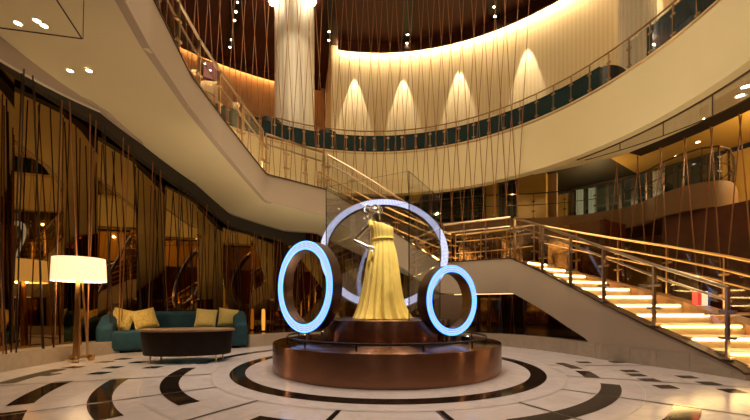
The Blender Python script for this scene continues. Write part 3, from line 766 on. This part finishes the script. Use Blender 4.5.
# gown: pleated skirt flaring to the hem
sec = [(319.6, 355.8, 409.5, 1.0, .36), (316, 357, 407, .95, .33), (308, 359.5, 403.8, .85, .29), (298, 362, 401, .75, .26), (285, 364.5, 399.5, .6, .235), (270, 366.6, 398.2, .5, .215),
       (258, 368.4, 396.8, .4, .195), (250, 370, 395.4, .3, .17), (244, 371.6, 393.6, .22, .145), (239, 372, 392.8, .2, .135), (234, 371.6, 393.0, .15, .14), (229, 370.8, 393.2, .1, .14), (225.5, 370.2, 392.6, .1, .125)]
g = MB(); rows = []; n = 112
for y, x0, x1, am, dy in sec:
    row = []
    for k in range(n):
        t = 2*math.pi*k/n
        rip = 1+.14*am*math.sin(17*t+1.2*math.sin(3*t))+.05*am*math.sin(29*t+.8)+.012*math.sin(23*t)+.05*am*am*math.sin(5*t+.6)
        p = px((x0+x1)/2, y, MY); hw = (x1-x0)/2/FP*MY
        z = p.z
        if y < 227: z += -.05*math.cos(t)+.012      # one-shoulder neckline, high at the left
        if y > 319: z += .010*math.sin(17*t)
        row.append((p.x-MX+hw*rip*math.cos(t), dy*rip*math.sin(t), max(z-MZ0, .006)))
    rows.append(row)
g.grid(rows, closed_u=True)
o = g.build('yellow_gown', M['yellow'], None, smooth=True, angle=80); o.parent = MN; o.location = (0, 0, 0)
sm = o.modifiers.new('Solid', 'SOLIDIFY'); sm.thickness = .006; sm.offset = 0
ss = o.modifiers.new('Sub', 'SUBSURF'); ss.levels = 1; ss.render_levels = 1
# draped strap over the left shoulder and waist band
g = MB(); g.tube([P_(371.5, 228, -.12), P_(370.4, 223.5, -.07), P_(371.4, 221.6, -.01), P_(373.5, 224, .07), P_(375, 228, .11)], [.03, .042, .04, .036, .03], 10)
o = g.build('shoulder_drape', M['yellow'], None, smooth=True); o.parent = MN; o.location = (0, 0, 0)
g = MB(); wc = px(382.3, 239.5, MY); g.tube([(wc.x-MX+.172*math.cos(t), .142*math.sin(t), wc.z-MZ0+.01*math.cos(t)) for t in [2*math.pi*q/48 for q in range(48)]], .016, 8, closed=True)
o = g.build('waist_band', M['yellow'], None, smooth=True); o.parent = MN; o.location = (0, 0, 0)

# ------------------------------------------------------------------ sofa
SA = Vector((-5.22, 6.62, 0)); SB = Vector((-2.80, 7.75, 0)); sd = (SB-SA).normalized(); L = (SB-SA).length; sn = Vector((-sd.y, sd.x, 0))
srot = math.atan2(sd.y, sd.x)
SO = thing('sofa', ((SA+SB)/2), 'curved dark teal velvet sofa in front of the bronze mirror wall', 'sofa'); SO.rotation_euler.z = srot
def local(mb, name, m, par, **k):
    o = mb.build(name, m, None, **k); o.parent = par; o.location = (0, 0, 0); return o
def soft(o, w=.05):
    b = o.modifiers.new('Bevel', 'BEVEL'); b.width = w; b.segments = 4; b.limit_method = 'ANGLE'
    for p in o.data.polygons: p.use_smooth = True
    return o
def bowbox(x0, x1, y0, y1, z0, z1, bow=.12, n=20):
    b = MB(); secs = []
    for i in range(n+1):
        x = x0+(x1-x0)*i/n; s_ = -bow*(2*x/L)**2+bow
        secs.append([(x, y0+s_, z0), (x, y1+s_, z0), (x, y1+s_, z1), (x, y0+s_, z1)])
    b.sweep(secs); return b
hl = L/2
soft(local(bowbox(-hl+.04, hl-.04, -.05, .78, .04, .43), 'seat', M['velvet'], SO), .06)
soft(local(bowbox(-hl+.02, hl-.02, .56, .86, .08, .80), 'backrest', M['velvet'], SO), .10)
for s in (-1, 1):
    b = MB(); x0 = s*(hl-.13); secs = []
    for i in range(13):
        y = -.04+.86*i/12; top = .52+.27*min(1, max(0, (y+.02)/.5))
        secs.append([(x0-.14, y, .04), (x0+.14, y, .04), (x0+.14, y, top), (x0-.14, y, top)])
    b.sweep(secs); soft(local(b, 'arm', M['velvet'], SO), .08)
b = MB(); b.box((0, .4, .025), (L-.3, .6, .05)); local(b, 'base', M['walnut'], SO)
def cushion(x, y, yaw, tilt, lab, roll=0, m=None):
    m = m or M['cushion']
    w = .21; b = MB(); n = 12
    for side in (-1, 1):
        rows = []
        for i in range(n+1):
            r = []
            for j in range(n+1):
                u, v = -1+2*i/n, -1+2*j/n
                th = .075*max(0, (1-u**4)*(1-v**4))**.55
                pinch = 1-.07*(1-abs(u*v))*0-.05*(1-abs(v)**2)*abs(u)**3-.0
                r.append((w*u*(1-.06*(1-v*v)*u*u), side*th, w*v*(1-.06*(1-u*u)*v*v)))
            rows.append(r)
        b.grid(rows)
    piece = b.build('cushion', m, None, smooth=True, angle=70)
    wd = Matrix.Rotation(srot+R_(yaw), 4, 'Z') @ Matrix.Rotation(R_(tilt), 4, 'X') @ Matrix.Rotation(R_(roll), 4, 'Y')
    c = (SA+SB)/2; q = Vector((c.x, c.y, 0))+sd*x+sn*y
    piece.matrix_world = Matrix.Translation((q.x, q.y, .645)) @ wd
    p = MB()
    ring = [(w*.985*u*(1-.06*(1-v*v)), 0, w*.985*v*(1-.06*(1-u*u))) for u, v in [(-1+2*i/10, -1) for i in range(10)]+[(1, -1+2*i/10) for i in range(10)]+[(1-2*i/10, 1) for i in range(10)]+[(-1, 1-2*i/10) for i in range(10)]]
    p.tube(ring, .008, 6, closed=True); o = p.build('piping', m, None, smooth=True); o.parent = piece; o.location = (0, 0, 0)
    return tag(piece, lab, 'cushion', None)
cushion(-1.0, .36, -14, -16, 'mustard cushion leaning in the left corner of the sofa', 14)
cushion(-.60, .30, 14, -20, 'mustard cushion second from the left end of the sofa', -13)
cushion(.52, .32, -6, -22, 'pale mustard cushion third along the sofa behind the table end', 5, M['cushion2'])
cushion(.97, .38, 12, -14, 'pale mustard cushion against the right arm of the sofa', 9, M['cushion2'])

# ------------------------------------------------------------------ coffee table
TC = Vector((-3.09, 5.85, 0)); TB = thing('coffee_table', TC, 'dark oval coffee table on slim legs in front of the sofa', 'table')
TB.rotation_euler.z = R_(8); TB.scale = (.9, .95, 1)
b = MB(); b.lathe([(.001, .50), (.80, .50), (.815, .506), (.815, .53), (.80, .535), (.001, .535)], 64, sx=1, sy=.50); local(b, 'tabletop', M['tabletop'], TB, smooth=True)
b = MB(); b.lathe([(.001, .12), (.74, .12), (.75, .13), (.79, .50), (.001, .50)], 64, sx=1, sy=.50); local(b, 'drum', M['walnut'], TB, smooth=True)
for x, y in ((-.55, -.2), (.55, -.2), (-.55, .2), (.55, .2)):
    b = MB(); b.tube([(x, y, 0), (x, y, .14)], .016, 10); local(b, 'leg', M['brass'], TB)

# ------------------------------------------------------------------ floor lamp
LP = px(79.5, 361, 5.82); LP.z = 0
LM = thing('floor_lamp', LP, 'brass tripod floor lamp with a glowing drum shade beside the sofa', 'lamp')
b = MB(); rows = [[(r*math.cos(t), r*math.sin(t), z) for t in [2*math.pi*k/48 for k in range(48)]] for r, z in ((.362, 1.31), (.345, 1.69), (.339, 1.69), (.356, 1.31))]
b.grid(rows, closed_u=True, closed_v=True); local(b, 'lamp_shade', M['shade'], LM, smooth=True)
for k in range(3):
    a = R_(-75+120*k); b = MB(); d = Vector((math.cos(a), math.sin(a), 0)); s_ = Vector((-d.y, d.x, 0))
    p, q = d*.115, d*.03+Vector((0, 0, 1.40))
    b.sweep([[x_+s_*w+d*h for w, h in ((-.026, -.012), (.026, -.012), (.026, .012), (-.026, .012))] for x_ in (p, q)])
    o = local(b, 'leg', M['brass'], LM)
    c = MB(); c.lathe([(.001, 0), (.045, .01), (.06, .05), (.045, .095), (.001, .105)], 18, tuple(d*.15)); local(c, 'foot_ball', M['brass'], o, smooth=True)
b = MB(); b.lathe([(.001, .06), (.10, .06), (.10, .085), (.001, .085)], 24); b.tube([(0, 0, .08), (0, 0, 1.5)], .014, 10); local(b, 'stem', M['brass'], LM)
b = MB(); b.lathe([(.001, 1.44), (.03, 1.45), (.055, 1.52), (.03, 1.59), (.001, 1.60)], 16); local(b, 'bulb', M['lens'], LM, smooth=True)
l = bpy.data.lights.new('lamp_bulb_light', 'POINT'); l.energy = 55; l.color = (1, .66, .34); l.shadow_soft_size = .12
lo = bpy.data.objects.new('lamp_bulb_light', l); COL.objects.link(lo); lo.location = (LP.x, LP.y, 1.40)

# ------------------------------------------------------------------ small things
# red and white lit box on the far kerb of the flight
q = pt(6, Ro(6)-.24, Zt(6)+.12)
BXO = thing('sign_box', q, 'small lit red and cream box on the oak kerb of the right flight', 'box')
b = MB(); b.box(q+Vector((0, 0, .12)), (.17, .1, .24)); b.build('case', M['paper'], BXO)
b = MB(); b.box(q+Vector((-.055, 0, .12)), (.066, .108, .236)); b.build('red_panel', M['red'], BXO)
# glowing shape standing in for an amber reflection in the mirror wall
for a, lab in ((127.5, 'narrow amber glow standing in for a reflection in the mirror wall right of the sofa'),):
    q = pt(a, 5.30, .22); root = thing('amber_reflection', q, lab, 'lamp')
    b = MB(); b.lathe([(.001, .0), (.09, .0), (.09, .03), (.001, .03)], 16, q); b.build('base', M['blackmetal'], root)
    b = MB(); b.lathe([(.04, .03), (.05, .3), (.045, .6), (.001, .62)], 20, q); b.build('shade', M['amber'], root, smooth=True)
# lounge chairs behind the balcony glass
def lounge(a, r, yaw, w, lab):
    q = pt(a, r, 5.68, BC); root = thing('lounge_chair', q, lab, 'chair')
    ct = math.atan2(q.y-BY, q.x-BX)
    b = MB(); b.lathe([(.001, .12), (w, .12), (w*1.02, .42), (w*.9, .46), (.001, .46)], 28, q); b.build('seat', M['leather'], root, smooth=True)
    b = MB(); secs = []
    for i in range(17):
        t = ct+R_(90+i*180/16-90+90-90); t = ct-math.pi/2+math.pi*i/16+yaw; h = .45+.42*math.sin(math.pi*i/16)**.6
        secs.append([q+Vector((rr*math.cos(t), rr*math.sin(t), z)) for rr, z in ((w*1.0, .2), (w*1.14, .2), (w*1.14, h), (w*1.0, h))])
    b.sweep(secs); b.build('backrest', M['leather'], root, smooth=True)
    for k in range(4):
        b = MB(); p = q+Vector((w*.7*math.cos(k*math.pi/2+.8), w*.7*math.sin(k*math.pi/2+.8), 0)); b.tube([p, p+Vector((0, 0, .13))], .02, 8); b.build('leg', M['blackmetal'], root)
lounge(37.8, 6.5, math.pi, .46, 'round backed dark lounge chair behind the rising balcony glass, left of two')
lounge(27.8, 6.5, math.pi, .42, 'round backed dark lounge chair behind the balcony glass beside the right column')
lounge(121.5, 6.3, math.pi, .45, 'dark lounge chair behind the balcony glass left of the big column')
lounge(104.5, 6.3, math.pi, .4, 'dark lounge chair behind the balcony glass right of the big column')
# menu stand glowing pink near the column
q = pt(107.6, 5.9, 5.68, BC); root = thing('menu_stand', q, 'small pink lit menu board behind the balcony glass beside the big column', 'sign')
b = MB(); b.tube([q, q+Vector((0, 0, .3))], .02, 8); b.lathe([(.001, 0), (.13, 0), (.13, .02), (.001, .02)], 16, q); b.build('stand', M['blackmetal'], root)
b = MB(); b.box(q+Vector((0, 0, .5)), (.28, .03, .4)); b.build('board', M['pinkpaper'], root)
# framed picture on the far left upper wall
q = px(210, 71, 14.2); q = Vector((q.x, q.y, q.z)); root = thing('wall_picture', q, 'small pink toned picture on the wood wall seen through the upper left rail', 'picture')
rot = Matrix.Rotation(R_(35), 3, 'Z')
b = MB(); b.box(q, (.62, .05, .75), rot); b.build('picture_frame', M['frame'], root)
b = MB(); b.box(q+rot @ Vector((0, -.03, 0)), (.52, .02, .65), rot); b.build('print', M['pinkpaper'], root)

# ------------------------------------------------------------------ luminous panel added in the ceiling centre as fill, and room lights
LU = thing('fill_panel', (CX, CY, 10.95), 'round luminous panel added in the centre of the atrium ceiling as fill light', 'light')
b = MB(); b.lathe([(.001, 0), (2.4, 0), (2.4, .02), (.001, .02)], 64, (CX, CY, 10.93)); b.build('diffuser', M['lum'], LU)
b = MB(); b.arc(2.4, 2.55, 10.9, 11, 0, 360, step=6); b.build('rim', M['blackmetal'], LU)
def spot(p, tgt, w, size, col=(1, .80, .58), blend=.6, soft=.12):
    l = bpy.data.lights.new('fill_spot', 'SPOT'); l.energy = w; l.color = col; l.spot_size = R_(size); l.spot_blend = blend; l.shadow_soft_size = soft
    o = bpy.data.objects.new('fill_spot', l); COL.objects.link(o); o.location = p
    o.rotation_euler = (Vector(tgt)-Vector(p)).to_track_quat('-Z', 'Y').to_euler()
def area(p, tgt, w, sx, sy, col=(1, .74, .46)):
    l = bpy.data.lights.new('cove_area', 'AREA'); l.energy = w; l.color = col; l.shape = 'RECTANGLE'; l.size = sx; l.size_y = sy
    o = bpy.data.objects.new('cove_area', l); COL.objects.link(o); o.location = p
    o.rotation_euler = (Vector(tgt)-Vector(p)).to_track_quat('-Z', 'Y').to_euler()
    return o
for a in range(0, 360, 60): spot(pt(a, 3.3, 10.85), pt(a, 2.4, 0), 580, 55, (1, .84, .72))
spot((MX-.9, 2.6, 10.8), (MX, MY, 1.8), 3000, 13, (1, .88, .7))  # beam added to brighten the gown, no fixture
spot((2.8, 3.4, 10.6), (MX, MY, 1.7), 3800, 13, (1, .93, .80))  # second added beam, whiter, on the right of the gown
spot((-1.6, 7.2, 10.8), (-2.72, 12, 8.0), 560, 34, (1, .86, .64))  # beam added to lift the fluted column
# fixtureless points added under the outer ring to brighten the mezzanine bay
for a, en in ((-20, 120), (14, 130), (41, 60), (55, 26)):
    l = bpy.data.lights.new('mezzanine_fill', 'POINT'); l.energy = en; l.color = (1, .72, .32); l.shadow_soft_size = .015
    o = bpy.data.objects.new('mezzanine_fill', l); COL.objects.link(o); o.location = pt(a, 9.3 if a < 50 else 7.6, 4.6)
# upper floor
for a in (115, 130, 150):
    l = bpy.data.lights.new('upper_floor_light', 'POINT'); l.energy = 22; l.color = (1, .62, .3); l.shadow_soft_size = .02
    o = bpy.data.objects.new('upper_floor_light', l); COL.objects.link(o); o.location = pt(a, 9.3, 8.8)
# uplights added on the podium deck purely to brighten the soffit and fascia
for a in (-18, 20, 65, 110, 150, 185):
    p = pt(a, 1.2, .392); root = thing('added_uplight', p, {-18: 'small black uplight on the podium deck just right of the right ring stand', 20: 'small black uplight on the podium deck behind the right ring', 65: 'small black uplight on the podium deck at the back right', 110: 'small black uplight on the podium deck at the back', 150: 'small black uplight on the podium deck at the back left', 185: 'small black uplight on the podium deck beside the left ring'}[a], 'added_uplight')
    b = MB(); b.arc(.05, .065, .392, .47, 0, 360, (p.x, p.y), 20); b.build('housing', M['blackmetal'], root)
    spot(p+Vector((0, 0, .05)), pt(a, 4.6, 4.6) if a > 0 else pt(2, 6.2, 4.4), 170 if a > 0 else 420, 100 if a > 0 else 60, (1, .80, .52), .8, .04)

w = bpy.data.worlds.new('World'); S.world = w; w.use_nodes = True
w.node_tree.nodes['Background'].inputs[0].default_value = (.05, .035, .025, 1); w.node_tree.nodes['Background'].inputs[1].default_value = .3

# ------------------------------------------------------------------ camera
cam = bpy.data.cameras.new('camera'); cam.sensor_width = 36; cam.lens = 36*FP/750; cam.shift_y = (HZ-210)/750; cam.clip_start = .05
co = bpy.data.objects.new('camera', cam); COL.objects.link(co); co.location = (0, 0, EYE); co.rotation_euler = (R_(90), 0, 0)
S.camera = co
S.view_settings.view_transform = 'Standard'; S.view_settings.look = 'None'; S.view_settings.gamma = 1; S.view_settings.exposure = 0
S.view_settings.use_curve_mapping = False
S.cycles.transparent_max_bounces = 32
S.cycles.max_bounces = 8
